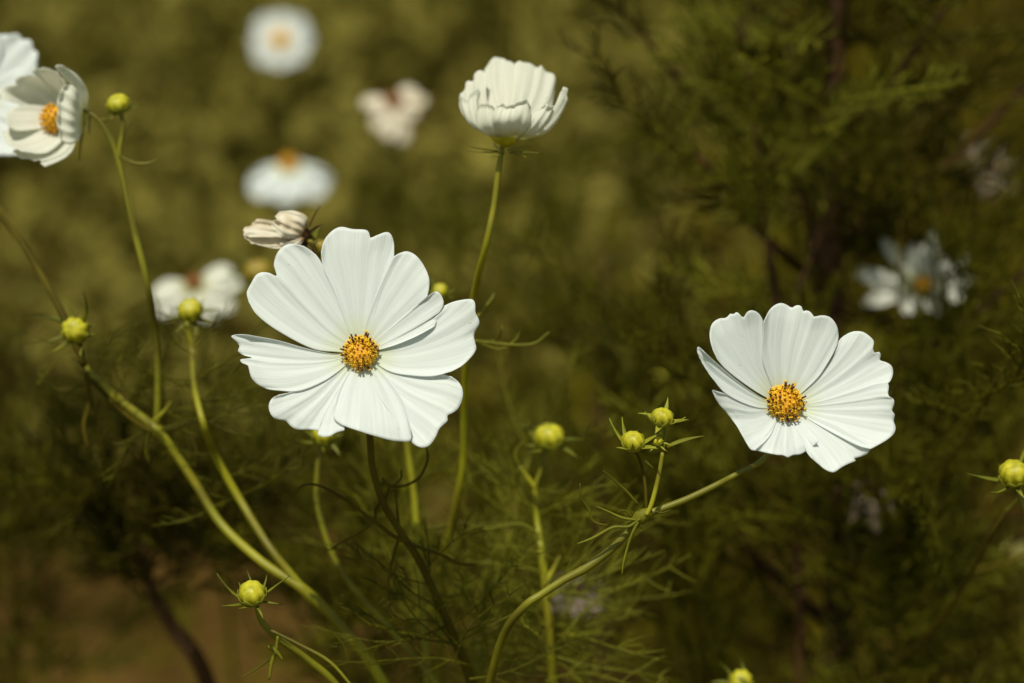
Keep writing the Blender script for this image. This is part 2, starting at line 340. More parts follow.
def disc(parent, c, axis, r, n=120, h=.55, name='flower_disc', simple=False, m=None, seed=0):
    e1, e2, nn = frame(axis); rg = random.Random(seed); b = MB(); k = 9
    b.grid(np.array([[c + (e1 * math.cos(a) + e2 * math.sin(a)) * r * .9 * math.sin(q) + nn * r * h * math.cos(q) * (1 if q < 1.6 else .5) for a in np.arange(24) / 24 * 2 * math.pi] for q in np.linspace(.02, 2.2, k)]), None, True)
    if simple:
        for i in range(40):
            q = math.sqrt((i + .5) / 40); a = i * 2.39996; th = q * 1.45
            d0 = (e1 * math.cos(a) + e2 * math.sin(a)) * math.sin(th); p = c + d0 * r * .88 + nn * r * h * math.cos(th)
            b.tube([p, p + unit(d0 + nn * math.cos(th)) * r * .28], [r * .09, r * .06], 5, 1)
        return b.build(name, m or M['disc'], parent)
    do = b.build(name, M['disc'], parent)
    fl, an, po = MB(), MB(), MB()
    for i in range(n):
        q = math.sqrt((i + .5) / n); a = i * 2.39996; th = q * 1.5
        d0 = (e1 * math.cos(a) + e2 * math.sin(a)) * math.sin(th); p = c + d0 * r * .86 + nn * r * h * math.cos(th)
        dr = unit(d0 * .75 + nn * (math.cos(th) + .35) + (e1 * rg.uniform(-1, 1) + e2 * rg.uniform(-1, 1)) * .16)
        L = r * rg.uniform(.16, .24); rr = r * .064 * rg.uniform(.8, 1.2)
        if q < .36:
            fl.tube([p, p + dr * L * .6, p + dr * L * .95], [rr * 1.0, rr * 1.25, rr * .5], 6, 1); continue
        fl.tube([p, p + dr * L * .8, p + dr * L], [rr * .8, rr * 1.15, rr * 1.3], 6, 1)
        # open floret: lobes
        f1, f2, f3 = frame(dr)
        for j in range(5):
            aa = j * 2 * math.pi / 5 + a; dd = f1 * math.cos(aa) + f2 * math.sin(aa); o = p + dr * L
            fl.add([o + dd * rr, o + dd * rr * 2.6 + dr * rr * .9 + np.cross(dr, dd) * rr * .1, o + dd * rr * 1.6 + np.cross(dr, dd) * rr * .8 + dr * rr * .3, o + dd * rr * 1.6 - np.cross(dr, dd) * rr * .8 + dr * rr * .3], [(0, 2, 1, 3)])
        if rg.random() < .62:
            A = r * rg.uniform(.08, .30); t0 = p + dr * L
            an.tube([t0 - dr * rr, t0 + dr * A], [rr * 1.15, rr * .95], 6, 1)
            if rg.random() < .5:
                t1 = t0 + dr * A; 
                for sgn in (-1, 1): po.tube([t1, t1 + (dr * .8 + f1 * sgn * .7) * rr * 1.8], [rr * .55, rr * .62], 5, 1)
    fl.build('floret', M['pollen'], do); an.build('anther', M['anther'], do); po.build('stigma', M['pollen'], do)
    return do
def calyx(parent, c, axis, r, m=None, nb=8, bl=1.7, name='calyx'):
    e1, e2, n = frame(axis); b = MB()
    b.grid(np.array([[c + (e1 * math.cos(a) + e2 * math.sin(a)) * r * q[0] + n * r * q[1] for a in np.arange(16) / 16 * 2 * math.pi] for q in [(1, 0), (.95, -.3), (.6, -.65), (.15, -.9)]]), None, True)
    co = b.build(name, m or M['bract'], parent)
    for j in range(nb):
        a = 2 * math.pi * j / nb; dv = e1 * math.cos(a) + e2 * math.sin(a)
        q = MB(); q.grid(bract_pts(c + dv * r * .6 - n * r * .55, dv * .9 - n * .25, -n, r * bl, r * .13, curl=.1)); q.build('bract', m or M['bract'], co, thick=.0002)
    return co
# ------------------------------------------------------------------ feathery leaves
def feather_mesh(seed, L=.075, r=.0008, n=7, m=None, sub=True, lean=.5):
    rg = random.Random(seed); b = MB(); bend = rg.uniform(-.3, .1)
    def rach(t): return V3(L * t, L * .10 * math.sin(t * 3.4 + seed * 2), L * bend * t * t + L * .04 * math.sin(t * 5 + seed))
    b.tube([rach(t) for t in (0, .25, .5, .75, 1)], [r * 1.3, r * 1.1, r, r * .8, r * .4], 4, 2, False)
    for i in range(1, n):
        t = i / n; p = rach(t)
        for sg in (-1, 1):
            if rg.random() < .14: continue
            l = L * .42 * (1 - .55 * t) * rg.uniform(.45, 1.2); a = R(rg.uniform(28, 52)); cv = rg.uniform(-1.6, 1.2)
            d = V3(math.cos(a), sg * math.sin(a), rg.uniform(-.2, .35)); e = V3(1, 0, .25)
            q = [p, p + d * l * .5 + V3(0, 0, .04 * l), p + d * l * .8 + e * l * .2 * (1 + cv)]
            b.tube(q, [r * .9, r * .8, r * .35], 3, 2, False)
            if sub:
                for tt, s2 in ((.25, -1), (.38, 1), (.52, -1), (.66, 1), (.8, -1)):
                    if rg.random() < .8:
                        p2 = p + d * l * tt; a2 = a * sg + s2 * R(rg.uniform(25, 45)); d2 = V3(math.cos(a2), math.sin(a2), rg.uniform(-.1, .5))
                        b.tube([p2, p2 + d2 * l * .38 * rg.uniform(.6, 1.2)], [r * .75, r * .35], 3, 1, False)
    return b.mesh('leaf', m)
FM = {k: [feather_mesh(s, m=M[k], n=rn) for s, rn in ((1, 9), (2, 10), (3, 8), (4, 11))] for k in ('leaf', 'leaf_pale', 'leaf_dark')}
FM['fine'] = [feather_mesh(s, L=.075, r=.0005, n=rn, m=M['leaf_pale'], sub=sb) for s, rn, sb in ((11, 6, False), (12, 5, True), (13, 5, False), (14, 7, False))]
FM['fine_dark'] = [feather_mesh(s, L=.075, r=.0005, n=rn, m=M['leaf'], sub=sb) for s, rn, sb in ((21, 6, False), (22, 5, True), (23, 5, False), (24, 6, False))]
def leaf_at(parent, p, d, scale, kind, rg, roll=None):
    o = bpy.data.objects.new('leaf', rg.choice(FM[kind])); col.objects.link(o); o.parent = parent
    x = Vector(unit(d)); u = Vector((0, 0, 1)); y = u.cross(x)
    if y.length < .1: y = Vector((0, 1, 0)).cross(x)
    y.normalize(); z = x.cross(y); m = Matrix((x, y, z)).transposed().to_4x4()
    m = m @ Matrix.Rotation(rg.uniform(-1.2, 1.2) if roll is None else roll, 4, 'X') @ Matrix.Diagonal((scale, scale, scale, 1))
    off = V3(*parent.location); m.translation = Vector(p - off); o.matrix_basis = m
    return o
def bushy(name, pts, radii, nleaf, kind, label, cat, group, seed, lscale=1.0, stem_m='bark', u0=.25, branches=5, blen=.12, extra=None, up=.5, group_leaf=None):
    """a feathery plant: pts world points from the ground to the tip"""
    rg = random.Random(seed); pts = np.array(pts, float); T = thing(name, pts[0], label, cat, group)
    b = MB(); b.tube(pts, radii, 8, 5); b.build('stem', M[stem_m], T)
    sp, sr = smooth(pts, 8, np.array(radii, float)); n = len(sp); att = []
    for i in range(branches):
        t = u0 + (1 - u0) * (i + .3) / branches; k = min(n - 2, int(t * n)); a = i * 2.4 + rg.uniform(-.4, .4)
        L = blen * rg.uniform(.6, 1.2) * (1.15 - .5 * t); d = V3(math.cos(a), math.sin(a) * .6, rg.uniform(.5, 1.0)); d = unit(d)
        q = [sp[k], sp[k] + d * L * .5, sp[k] + d * L + V3(0, 0, L * .15)]
        bb = MB(); bb.tube(q, [sr[k] * .5, sr[k] * .38, sr[k] * .2], 6, 4); bb.build('branch', M[stem_m], T)
        att += [(q[0] * (1 - s) + q[2] * s, d) for s in (.35, .6, .8, 1.0)]
    att += [(sp[k], None) for k in range(int(n * u0), n)]
    for i in range(nleaf):
        p, d0 = rg.choice(att); a = rg.uniform(0, 2 * math.pi)
        d = V3(math.cos(a), math.sin(a) * .7, up + rg.uniform(-.5, .6))
        if d0 is not None: d = d + d0 * .8
        leaf_at(T, p, d, lscale * rg.uniform(.65, 1.25), kind if rg.random() < .75 or kind == 'fine' else 'leaf', rg)
    return T
# ------------------------------------------------------------------ traced petals
def traced_petals(parent, c, n, specs, z2p, alpha, m, curve=.0, amp=.00024, layer_h=.00045, nu=34, nv=45, seed=0):
    rg = random.Random(seed)
    for si, (layer, left, tip, right, k) in enumerate(specs):
        lf = resample(smooth(np.array([z2p(*q) for q in left], float), 8), nu)
        rt = resample(smooth(np.array([z2p(*q) for q in right], float), 8), nu)
        tp = resample(smooth(np.array([z2p(*q) for q in tip], float), 5), nv)
        tp[0], tp[-1] = lf[-1], rt[-1]
        ph = rg.uniform(0, 6.28); pts = np.zeros((nu, nv, 3)); uv = []
        for i in range(nu):
            u = i / (nu - 1)
            for j in range(nv):
                v = j / (nv - 1); B = lf[0] * (1 - v) + rt[0] * v
                q = (1 - v) * lf[i] + v * rt[i] + (1 - u) * B + u * tp[j] - ((1 - u) * ((1 - v) * lf[0] + v * rt[0]) + u * ((1 - v) * lf[-1] + v * rt[-1]))
                rid = amp * min(1, u * 1.6) * (.62 * math.cos(2 * math.pi * k * v + .4 * math.sin(ph + 3 * u)) + .38 * math.sin(2 * math.pi * k * 2.3 * v + ph) * u)
                rid += .0007 * u * u * math.sin(2.2 * math.pi * v + ph) + .0011 * u * (abs(2 * v - 1) ** 2.2 - .4)
                rid += .0006 * max(0, u - .86) / .14 * math.sin(ph * 3 + 9 * v)
                extra = rid + layer * layer_h * (u ** .7)
                ray = cf + cr * ((q[0] - 512) / F) + cu * ((341.5 - q[1]) / F); h = 0.0
                for _ in range(7):
                    o = c + n * h; t = np.dot(o - cc, n) / np.dot(ray, n); p = cc + ray * t
                    rr = np.linalg.norm(p - o); h = .5 * h + .5 * (rr * math.tan(alpha) + curve * rr * rr + extra)
                pts[i, j] = p; uv.append((v, u))
        b = MB(); b.grid(pts, uv); b.build('petal', m, parent, thick=.00014)

def traced_by_depth(parent, specs, z2p, m, amp=.0003, wr=0.0, nu=22, nv=27, seed=0):
    """petals whose outline is known and whose distance runs from the base to the tip with a bulge"""
    rg = random.Random(seed)
    for left, tip, right, db, dt, bulge, cross, k, *tl in specs:
        tilt = tl[0] if tl else 0.0
        lf = resample(smooth(np.array([z2p(*q) for q in left], float), 8), nu); rt = resample(smooth(np.array([z2p(*q) for q in right], float), 8), nu)
        tp = resample(smooth(np.array([z2p(*q) for q in tip], float), 5), nv); ph = rg.uniform(0, 6.28); jj = np.linspace(0, 1, nv)
        tp[:, 1] += .9 * np.sin(jj * 23 + ph) * np.sin(jj * 9 + 2 * ph); tp[:, 0] += .8 * np.sin(jj * 19 + 2 * ph); tp[0], tp[-1] = lf[-1], rt[-1]
        pts = np.zeros((nu, nv, 3)); uv = []
        for i in range(nu):
            u = i / (nu - 1)
            for j in range(nv):
                v = j / (nv - 1); B = lf[0] * (1 - v) + rt[0] * v
                q = (1 - v) * lf[i] + v * rt[i] + (1 - u) * B + u * tp[j] - ((1 - u) * B + u * ((1 - v) * lf[-1] + v * rt[-1]))
                d = db + (dt - db) * u + bulge * math.sin(math.pi * min(1, u * 1.1)) + cross * (2 * v - 1) ** 2 * u ** .5 + tilt * (v - .5) * u ** .6 + amp * math.cos(2 * math.pi * k * v + ph) * min(1, 2 * u)
                d += wr * u * (math.sin(7 * u + 5 * v + ph) + .7 * math.sin(13 * v - 6 * u + 2 * ph) + .5 * math.sin(17 * u + 9 * v * u + ph))
                pts[i, j] = P(q[0], q[1], d); uv.append((v, u))
        b = MB(); b.grid(pts, uv); b.build('petal', m, parent, thick=.00014)

# ================================================================== 1. the open flower left of centre
zA = lambda x, y: (220 + x / 2.732, 210 + y / 2.732)
C = (385, 392)
A_specs = [
 (3, [(372, 392), (320, 388), (250, 378), (155, 328), (100, 285), (78, 250)],
     [(78, 250), (73, 225), (85, 200), (98, 178), (115, 170), (135, 172), (155, 181), (151, 165), (147, 148), (155, 120), (172, 100), (195, 92), (228, 98)],
     [(384, 384), (368, 330), (325, 240), (275, 140), (250, 112), (228, 98)], 4),
 (4, [(378, 386), (352, 330), (315, 230), (283, 160), (276, 115)],
     [(276, 115), (285, 82), (305, 58), (330, 46), (362, 52), (397, 54), (407, 62), (411, 76), (428, 69), (455, 60), (468, 68), (475, 90), (476, 122)],
     [(396, 386), (420, 290), (452, 190), (470, 150), (476, 122)], 4),
 (5, [(384, 386), (400, 300), (440, 195), (474, 128)],
     [(474, 128), (490, 118), (512, 113), (535, 124), (556, 150), (571, 185), (571, 215), (566, 238), (578, 228), (592, 222), (606, 235), (611, 258), (600, 280), (584, 290), (592, 302), (586, 318), (572, 325)],
     [(396, 392), (470, 372), (530, 348), (572, 325)], 5),
 (2, [(396, 388), (470, 370), (540, 335), (590, 290), (612, 262)],
     [(612, 262), (640, 250), (683, 243), (696, 252), (698, 280), (706, 296), (708, 312), (694, 340), (697, 362), (700, 380), (686, 402), (660, 426), (632, 441)],
     [(396, 398), (460, 440), (520, 452), (580, 454), (632, 441)], 3),
 (1, [(396, 396), (450, 425), (520, 445), (590, 445), (632, 455)],
     [(632, 455), (652, 470), (663, 492), (661, 520), (648, 545), (632, 556), (620, 562), (622, 575), (600, 596), (590, 618), (575, 640), (557, 649), (538, 645), (520, 631), (505, 600)],
     [(388, 400), (410, 460), (450, 530), (505, 600)], 5),
 (2.6, [(378, 400), (352, 440), (325, 490), (309, 545)],
     [(309, 545), (311, 568), (325, 583), (350, 594), (378, 603), (405, 612), (440, 622), (470, 630), (497, 632), (520, 630), (522, 600)],
     [(392, 400), (450, 450), (500, 520), (522, 600)], 5),
 (.2, [(372, 396), (320, 440), (260, 480), (190, 498), (160, 505)],
     [(160, 505), (140, 517), (133, 538), (140, 560), (155, 572), (178, 576), (195, 592), (212, 600), (240, 600), (268, 603), (266, 614), (282, 620), (300, 618), (318, 608), (340, 602)],
     [(382, 400), (355, 470), (338, 540), (340, 602)], 4),
 (1.4, [(370, 388), (320, 394), (250, 382), (160, 357), (80, 342)],
     [(80, 342), (55, 340), (30, 344), (45, 360), (54, 374), (48, 384), (62, 396), (85, 402), (86, 405), (56, 408), (60, 418), (76, 424), (80, 440), (88, 462), (105, 478), (125, 488), (150, 493)],
     [(372, 398), (325, 440), (280, 470), (215, 495), (150, 493)], 4),
]
nA = unit(-cf * math.cos(R(17)) + cu * math.sin(R(17)) - cr * .03)
cA = P(*zA(385, 395), FOC + .002)
T = thing('cosmos_flower', rootpt(P(470, 683, .66), .02, .08), 'large wide open white cosmos with yellow centre left of middle, on a curving stem coloured dark for the petal shade', 'flower')
traced_petals(T, cA, nA, A_specs, zA, R(9), M['petal'], seed=5)
disc(T, cA + nA * .0016, nA, .0048, 72, .5, seed=2)
calyx(T, cA - nA * .001, nA, .0045)
MAINSTEM = [(366, 362, 2.2, FOC + .009), (368, 400, 3.4, .585), (370, 437, 3.6, .59), (373, 470, 3.6, .593), (384, 504, 3.6, .597), (400, 531, 3.7, .6), (420, 562, 4, .603), (440, 605, 4.2, .608), (456, 642, 4.6, .612), (472, 683, 5.2, .617)]
stem_part(T, MAINSTEM, M['stem_dark'], root=rootpt(P(470, 683, .66), .02, .08))  # shade under the flower is put into this stem's colour
z7 = lambda *l: [(180 + a / 2.597, 420 + b / 2.597, r) for a, b, r in l]
for l in ([(303, 188, .8), (315, 172, 1.2), (345, 167, 1.3), (385, 180, 1.4), (430, 207, 1.7), (500, 260, 1.9), (555, 302, 2.0), (590, 318, 2)],
          [(560, 303, 1.8), (620, 330, 1.8), (680, 350, 1.7), (730, 374, 1.5), (768, 374, 1.0)],
          [(393, 334, 1.0), (440, 305, 1.5), (490, 275, 1.6), (507, 255, 1.5), (508, 228, 1.4), (535, 200, 1.4), (543, 172, 1.0)],
          [(640, 70, 1.0), (643, 105, 1.3), (622, 148, 1.5), (585, 170, 1.6), (548, 170, 1.5), (523, 150, 1.0)],
          [(574, 130, .9), (574, 152, 1.2), (552, 172, 1.2)],
          [(560, 180, 1.0), (565, 240, 1.3), (569, 300, 1.5), (555, 350, 1.6), (544, 400, 1.6), (541, 455, 1.5), (556, 500, 1.4), (590, 522, 1.0)]):
    b = MB(); thread(b, z7(*l), .60); b.build('leaf', M['stem_dark'], T)  # threads below the petals take the same shade-holding colour

rg = random.Random(5)
for (x, y, dx, dz, s) in [(440, 605, -.8, .5, .5), (445, 615, .8, .5, .5), (456, 642, -.9, .2, .6), (456, 642, .8, .6, .6), (465, 665, -.7, .7, .6), (468, 670, .9, .2, .5), (430, 585, -.9, .3, .5), (450, 630, -.3, .9, .5), (462, 660, .4, .9, .5), (470, 680, -.9, .5, .6), (425, 570, .7, .6, .4), (448, 625, -.95, -.1, .6), (460, 650, -.6, .8, .55)]:
    leaf_at(T, P(x, y, .61), V3(dx, rg.uniform(-.2, .3), dz), s, 'fine_dark', rg)
# ================================================================== 2. right flower with its two buds
zB = lambda x, y: (680 + x / 3.596, 290 + y / 3.596)
B_specs = [
 (1.5, [(362, 405), (330, 345), (296, 250), (296, 180), (302, 112)],
     [(302, 112), (322, 72), (345, 52), (366, 47), (385, 54), (402, 64), (418, 55), (436, 58), (443, 76), (458, 73), (474, 84), (482, 96), (510, 91), (540, 98), (562, 125), (570, 160), (566, 195)],
     [(395, 405), (450, 360), (500, 310), (545, 240), (566, 195)], 5),
 (.4, [(355, 408), (290, 375), (215, 325), (160, 280), (135, 250)],
     [(135, 250), (115, 205), (107, 160), (115, 122), (140, 103), (165, 100), (182, 84), (192, 88), (205, 79), (222, 96), (230, 97), (243, 78), (262, 73), (284, 85), (300, 112)],
     [(368, 402), (335, 345), (300, 270), (298, 180), (300, 112)], 5),
 (2.4, [(358, 410), (290, 385), (210, 330), (130, 262), (85, 222)],
     [(85, 222), (72, 208), (62, 207), (64, 230), (78, 258), (98, 292), (118, 318)],
     [(358, 424), (290, 425), (225, 405), (160, 368), (118, 318)], 3),
 (-.2, [(395, 405), (450, 360), (510, 300), (550, 240), (567, 188)],
     [(567, 188), (585, 168), (620, 150), (655, 150), (680, 165), (697, 184), (694, 210), (700, 226), (716, 222), (722, 236), (718, 252), (742, 260), (762, 275), (766, 300), (758, 325), (745, 338)],
     [(398, 415), (480, 415), (600, 385), (700, 350), (745, 338)], 4),
 (.4, [(398, 412), (480, 405), (600, 370), (700, 335), (744, 330)],
     [(744, 330), (751, 345), (748, 372), (755, 385), (768, 392), (770, 410), (762, 432), (772, 448), (768, 472), (775, 492), (770, 515), (745, 538), (715, 556), (685, 572)],
     [(392, 422), (470, 470), (560, 520), (640, 560), (685, 572)], 5),
 (.9, [(392, 420), (470, 450), (560, 485), (640, 530), (686, 566)],
     [(686, 566), (672, 590), (640, 602), (625, 606), (632, 614), (605, 625), (580, 638), (560, 652), (545, 655), (520, 644), (490, 620), (468, 600), (456, 584)],
     [(375, 425), (405, 480), (435, 530), (456, 584)], 4),
 (2.3, [(365, 425), (330, 490), (295, 535), (266, 576)],
     [(266, 576), (285, 580), (310, 585), (345, 592), (372, 594), (388, 602), (405, 594), (435, 590), (465, 572), (485, 556), (498, 545)],
     [(388, 425), (430, 460), (470, 510), (498, 545)], 4),
 (1.6, [(358, 415), (300, 422), (235, 410), (180, 382), (135, 368)],
     [(135, 368), (117, 360), (123, 380), (140, 410), (175, 450), (190, 470), (205, 490), (225, 525), (245, 560), (256, 574), (270, 577)],
     [(368, 425), (345, 480), (320, 530), (270, 577)], 3),
]
nB = unit(-cf + cu * .33 + cr * .20)
cB = P(*zB(368, 414), FOC + .002)
rootB = rootpt(P(485, 690, .66), -.01, .08)
T2 = thing('cosmos_flower', rootB, 'white open cosmos on the right with cupped left petals, its slanting stem bearing green buds', 'flower')
traced_petals(T2, cB, nB, B_specs, zB, R(19), M['petal'], seed=9, amp=.00018)
disc(T2, cB + nB * .0016, nB, .0051, 72, .62, seed=4)
calyx(T2, cB - nB * .001, nB, .0045)
z6 = lambda l, d=FOC: [(500 + a / 3.104, 380 + b / 3.104, r, d) for a, b, r in l]
nodeB = z6([(437, 425, 4)])[0]
stem_part(T2, [(784, 410, 2.5, .585), (778, 440, 3, .592), (760, 462, 3, .59)] + z6([(740, 290, 2.9), (680, 322, 3.2), (580, 370, 3.4), (480, 408, 3.6), (440, 425, 4.6), (400, 470, 3.8), (340, 530, 3.9), (265, 585, 4.6), (200, 620, 3.9), (130, 665, 3.9), (80, 700, 4.2)], .575) + [(505, 632, 4.2, .58), (490, 683, 4.4, .59)], M['stem'], root=rootB)
b = MB(); o = P(nodeB[0], nodeB[1], .572); b.tube([o + V3(.003, 0, .002), o, o - V3(.0035, 0, .0035)], [.0012, .0023, .001], 8, 3); b.build('stem_node', M['leaf_pale'], T2)
stem_part(T2, z6([(505, 225, 2.0), (492, 300, 2.3), (472, 380, 2.4), (455, 420, 2.2)]), M['stem_pale'], name='bud_stem')
stem_part(T2, z6([(412, 215, 1.5), (432, 245, 1.6), (450, 320, 1.7), (455, 415, 1.8)], .574), M['stem_dark'], name='bud_stem')
stem_part(T2, z6([(507, 130, 1.4), (512, 165, 1.5), (505, 225, 1.8)], .572), M['stem'], name='bud_stem')
bud(T2, P(633, 441), V3(-.1, -.12, 1), .0033, M['bud_green'], 2.3, 7, seed=3, spread=.55, bm=M['bract_pale'], bw=1.7)
bud(T2, P(662.5, 417), V3(.15, -.1, 1), .0031, M['bud_green'], 2.2, 6, seed=8, spread=.5, bm=M['bract_pale'], bw=1.7)
bud(T2, P(658, 441), V3(-.2, -.3, .9), .0014, M['bud_green'], 2.4, 6, seed=6, bm=M['bract_pale'], bw=2)
b = MB(); b.grid(bract_pts(P(667, 447), P(706, 429) - P(667, 447), V3(0, -.4, .9), .0115, .0007, .05)); b.build('leaf', M['leaf_pale'], T2, thick=.0003)
for l in ([(435, 430, 2), (400, 455, 1.6), (350, 458, 1.8), (290, 490, 1.6), (240, 509, .8)], [(425, 435, 1.5), (380, 428, 1.5), (335, 408, 1.2), (300, 393, .7)],
          [(335, 452, .9), (290, 440, 1.3), (276, 402, 1.5), (252, 365, 1.3), (248, 320, .7)], [(428, 440, 1.8), (405, 490, 1.6), (385, 560, 1.2), (378, 605, .6)],
          [(430, 388, 1.3), (392, 345, 1.4), (350, 308, 1.2), (318, 280, .7)], [(480, 275, 1.4), (462, 262, 1.8), (450, 250, .7)], [(436, 450, 1), (445, 465, .9), (430, 470, .5)],
          [(410, 425, 1), (385, 405, 1), (365, 412, .6)], [(480, 408, 1), (505, 412, 1), (530, 402, .5)]):
    b = MB(); thread(b, z6(l, .57)); b.build('leaf', M['leaf_pale'] if l[0][2] > 1.4 else M['leaf'], T2)

# ================================================================== 3. half open cup on a long stem, top centre
dC = .60
rootC = rootpt(P(436, 690, .7), -.01, .06)
T3 = thing('cosmos_flower', rootC, 'half open creamy white cosmos cup on a tall pale green stem, top centre', 'flower')
cC = P(505, 137, dC); nC = unit(V3(.05, .20, 1.0))
s_ = dC / F
z4 = lambda x, y: (430 + x / 4.27, 40 + y / 4.27)
traced_by_depth(T3, [
 ([(325, 425), (262, 310), (235, 220), (232, 135)], [(232, 135), (255, 90), (290, 73), (325, 85), (350, 98), (372, 110)], [(340, 425), (350, 330), (362, 220), (372, 110)], .602, .620, -.001, -.001, 3),
 ([(335, 425), (345, 300), (352, 200), (358, 105)], [(358, 105), (380, 92), (425, 98), (455, 118), (475, 112), (500, 135), (528, 148), (537, 190), (530, 230)], [(355, 425), (440, 385), (510, 310), (530, 230)], .602, .618, -.001, -.0015, 4),
 ([(300, 415), (170, 350), (128, 290), (127, 235)], [(127, 235), (145, 210), (160, 180), (180, 175), (195, 140), (220, 132), (245, 150)], [(325, 420), (270, 330), (240, 240), (245, 150)], .601, .612, 0, -.002, 3),
 ([(290, 415), (180, 370), (140, 310), (123, 245)], [(123, 245), (132, 232), (150, 245), (165, 243), (185, 212), (205, 205), (214, 228)], [(310, 420), (230, 370), (205, 290), (214, 228)], .600, .598, -.003, .002, 2),
 ([(300, 424), (215, 390), (196, 335), (202, 285)], [(202, 285), (220, 270), (243, 268), (270, 285), (293, 315)], [(330, 428), (300, 400), (302, 350), (293, 315)], .598, .590, -.004, .0022, 2),
 ([(290, 425), (270, 380), (268, 320), (288, 278)], [(288, 278), (312, 270), (330, 282), (352, 274), (385, 262), (405, 253), (425, 265), (430, 292)], [(375, 430), (405, 395), (428, 340), (430, 292)], .598, .588, -.005, .002, 4),
 ([(350, 430), (390, 390), (425, 330), (466, 287)], [(466, 287), (482, 288), (497, 273), (512, 285), (526, 282), (530, 305)], [(400, 428), (450, 405), (505, 355), (530, 305)], .598, .590, -.004, .002, 3),
 ([(400, 422), (470, 370), (530, 290), (555, 235)], [(555, 235), (568, 205), (580, 198), (587, 225), (583, 270)], [(420, 424), (490, 400), (545, 345), (583, 270)], .599, .596, -.002, .002, 2),
], z4, M['petal_cream'], seed=3, amp=.0002)
disc(T3, cC + nC * .003, nC, .0042, 60, .5, simple=True)
calyx(T3, cC + nC * .0012, nC, .0048, M['bud_green'], nb=0)
e1, e2, _ = frame(nC)
for a in (5, 60, 120, 176, 215, 265, 320):
    dv = e1 * math.cos(R(a)) + e2 * math.sin(R(a)); q = MB(); q.grid(bract_pts(cC - nC * .0045 + dv * .002, dv, nC, .0095, .00035, .05)); q.build('bract', M['bract'], T3, thick=.0002)
stem_part(T3, [(502, 146, 2.4, dC), (499, 165, 2.9, dC), (494, 205, 3.1, dC), (486, 245, 3.3, .60), (474, 295, 3.4, .612), (467, 350, 3.5, .622), (464, 400, 3.6, .632), (464, 450, 3.7, .64), (461, 480, 3.8, .644), (452, 522, 3.8, .65), (441, 570, 3.8, .655), (440, 640, 4, .66), (438, 683, 4, .665)], M['stem_pale'], root=rootC)
b = MB()
for l in ([(466, 340, 1.5), (485, 342, 1.8), (515, 345, 1.6), (535, 343, 1.4), (549, 332, .8)], [(492, 342, 1.4), (500, 336, 1.5), (502, 326, .7)], [(510, 345, 1.3), (517, 338, 1.2), (519, 332, .5)], [(480, 343, 1.2), (497, 349, 1.0), (510, 346, .6)]):
    thread(b, l, .62)
b.build('leaf', M['leaf_pale'], T3)
b = MB(); thread(b, [(476, 318, 1.4), (484, 309, 1.8), (492, 299, 2.2), (494, 293, 1)], .615); b.build('leaf', M['stem'], T3)
b = MB(); thread(b, [(455, 521, 1.6), (480, 525, 1.5), (510, 524, 1.3), (534, 536, .8)], .65); thread(b, [(452, 524, 1.2), (430, 528, 1.4), (415, 520, .6)], .65); b.build('leaf', M['leaf'], T3)

# ================================================================== 4. branching stalk on the left: closing flower, open flower behind, three buds
rootD = rootpt(P(390, 690, .62), .03, .05)
T4 = thing('cosmos_stalk', rootD, 'thick branching green stalk on the left with a closing white flower and yellow buds', 'flower stalk')
D4 = .622
stem_part(T4, [(84, 366, 3.1, .635), (96, 380, 3.8, .635), (122, 402, 4.1, .635), (146, 421, 4.5, .635), (157, 430, 6.3, .635), (168, 443, 4.1, .635), (195, 483, 4.2, .635), (222, 525, 4.4, .632), (262, 562, 4.6, .624), (296, 584, 5.2, .621), (308, 594, 6.0, .621), (330, 614, 5.3, .622), (365, 655, 5.3, .624), (392, 700, 5.5, .628)], M['stem_pale'], root=rootD, sides=12)
stem_part(T4, [(186, 322, 2.2, .64), (192, 350, 2.8, .64), (194, 385, 3.2, .63), (203, 422, 3.6, .62), (215, 455, 3.8, .63), (240, 500, 4.2, .633), (268, 545, 4.0, .623), (290, 573, 4.2, .621), (308, 594, 4.0, .621)], M['stem_pale'], name='branch')
stem_part(T4, [(-30, 175, 3.2, .66), (0, 212, 3.4, .65), (25, 248, 3.4, .64), (50, 290, 3.4, .63), (66, 322, 3.6, .62), (84, 366, 3.8, .62)], M['stem_dark'], name='branch')
stem_part(T4, [(84, 110, 1.8, D4), (98, 120, 2.8, D4), (112, 142, 3.0, D4), (122, 175, 3.1, D4), (134, 230, 3.3, D4), (148, 285, 3.2, D4), (155, 330, 3.3, .63), (158, 380, 3.4, .633), (157, 428, 3.6, .635)], M['stem'], name='branch')
stem_part(T4, [(121, 112, 1.8, D4), (123, 128, 2.2, D4), (120, 146, 2.6, D4), (119, 158, 2.4, D4)], M['stem'], name='bud_stem')
b = MB(); thread(b, [(118, 155, 1), (135, 163, 1.2), (152, 162, 1.0), (163, 152, .5)], D4); b.build('leaf', M['stem'], T4)
b = MB(); thread(b, [(90, 115, 1.2), (103, 120, 1.4), (112, 116, .9)], D4); b.build('leaf', M['leaf_pale'], T4)
bud(T4, P(118, 103, D4), V3(-.1, -.2, 1), 11.5 * D4 / F, M['bud'], 1.6, 6, flat=.72, seed=12)
bud(T4, P(75, 330, .62), V3(-.1, -.85, .55), 13.5 * .62 / F, M['bud'], 2.3, 8, seed=15, spread=.35)
bud(T4, P(190, 310, .645), V3(0, -.5, .85), 12.5 * .645 / F, M['bud'], 1.7, 8, seed=19)
stem_part(T4, [(78, 338, 2, .625), (84, 366, 2.6, .62)], M['stem_dark'], name='bud_stem')
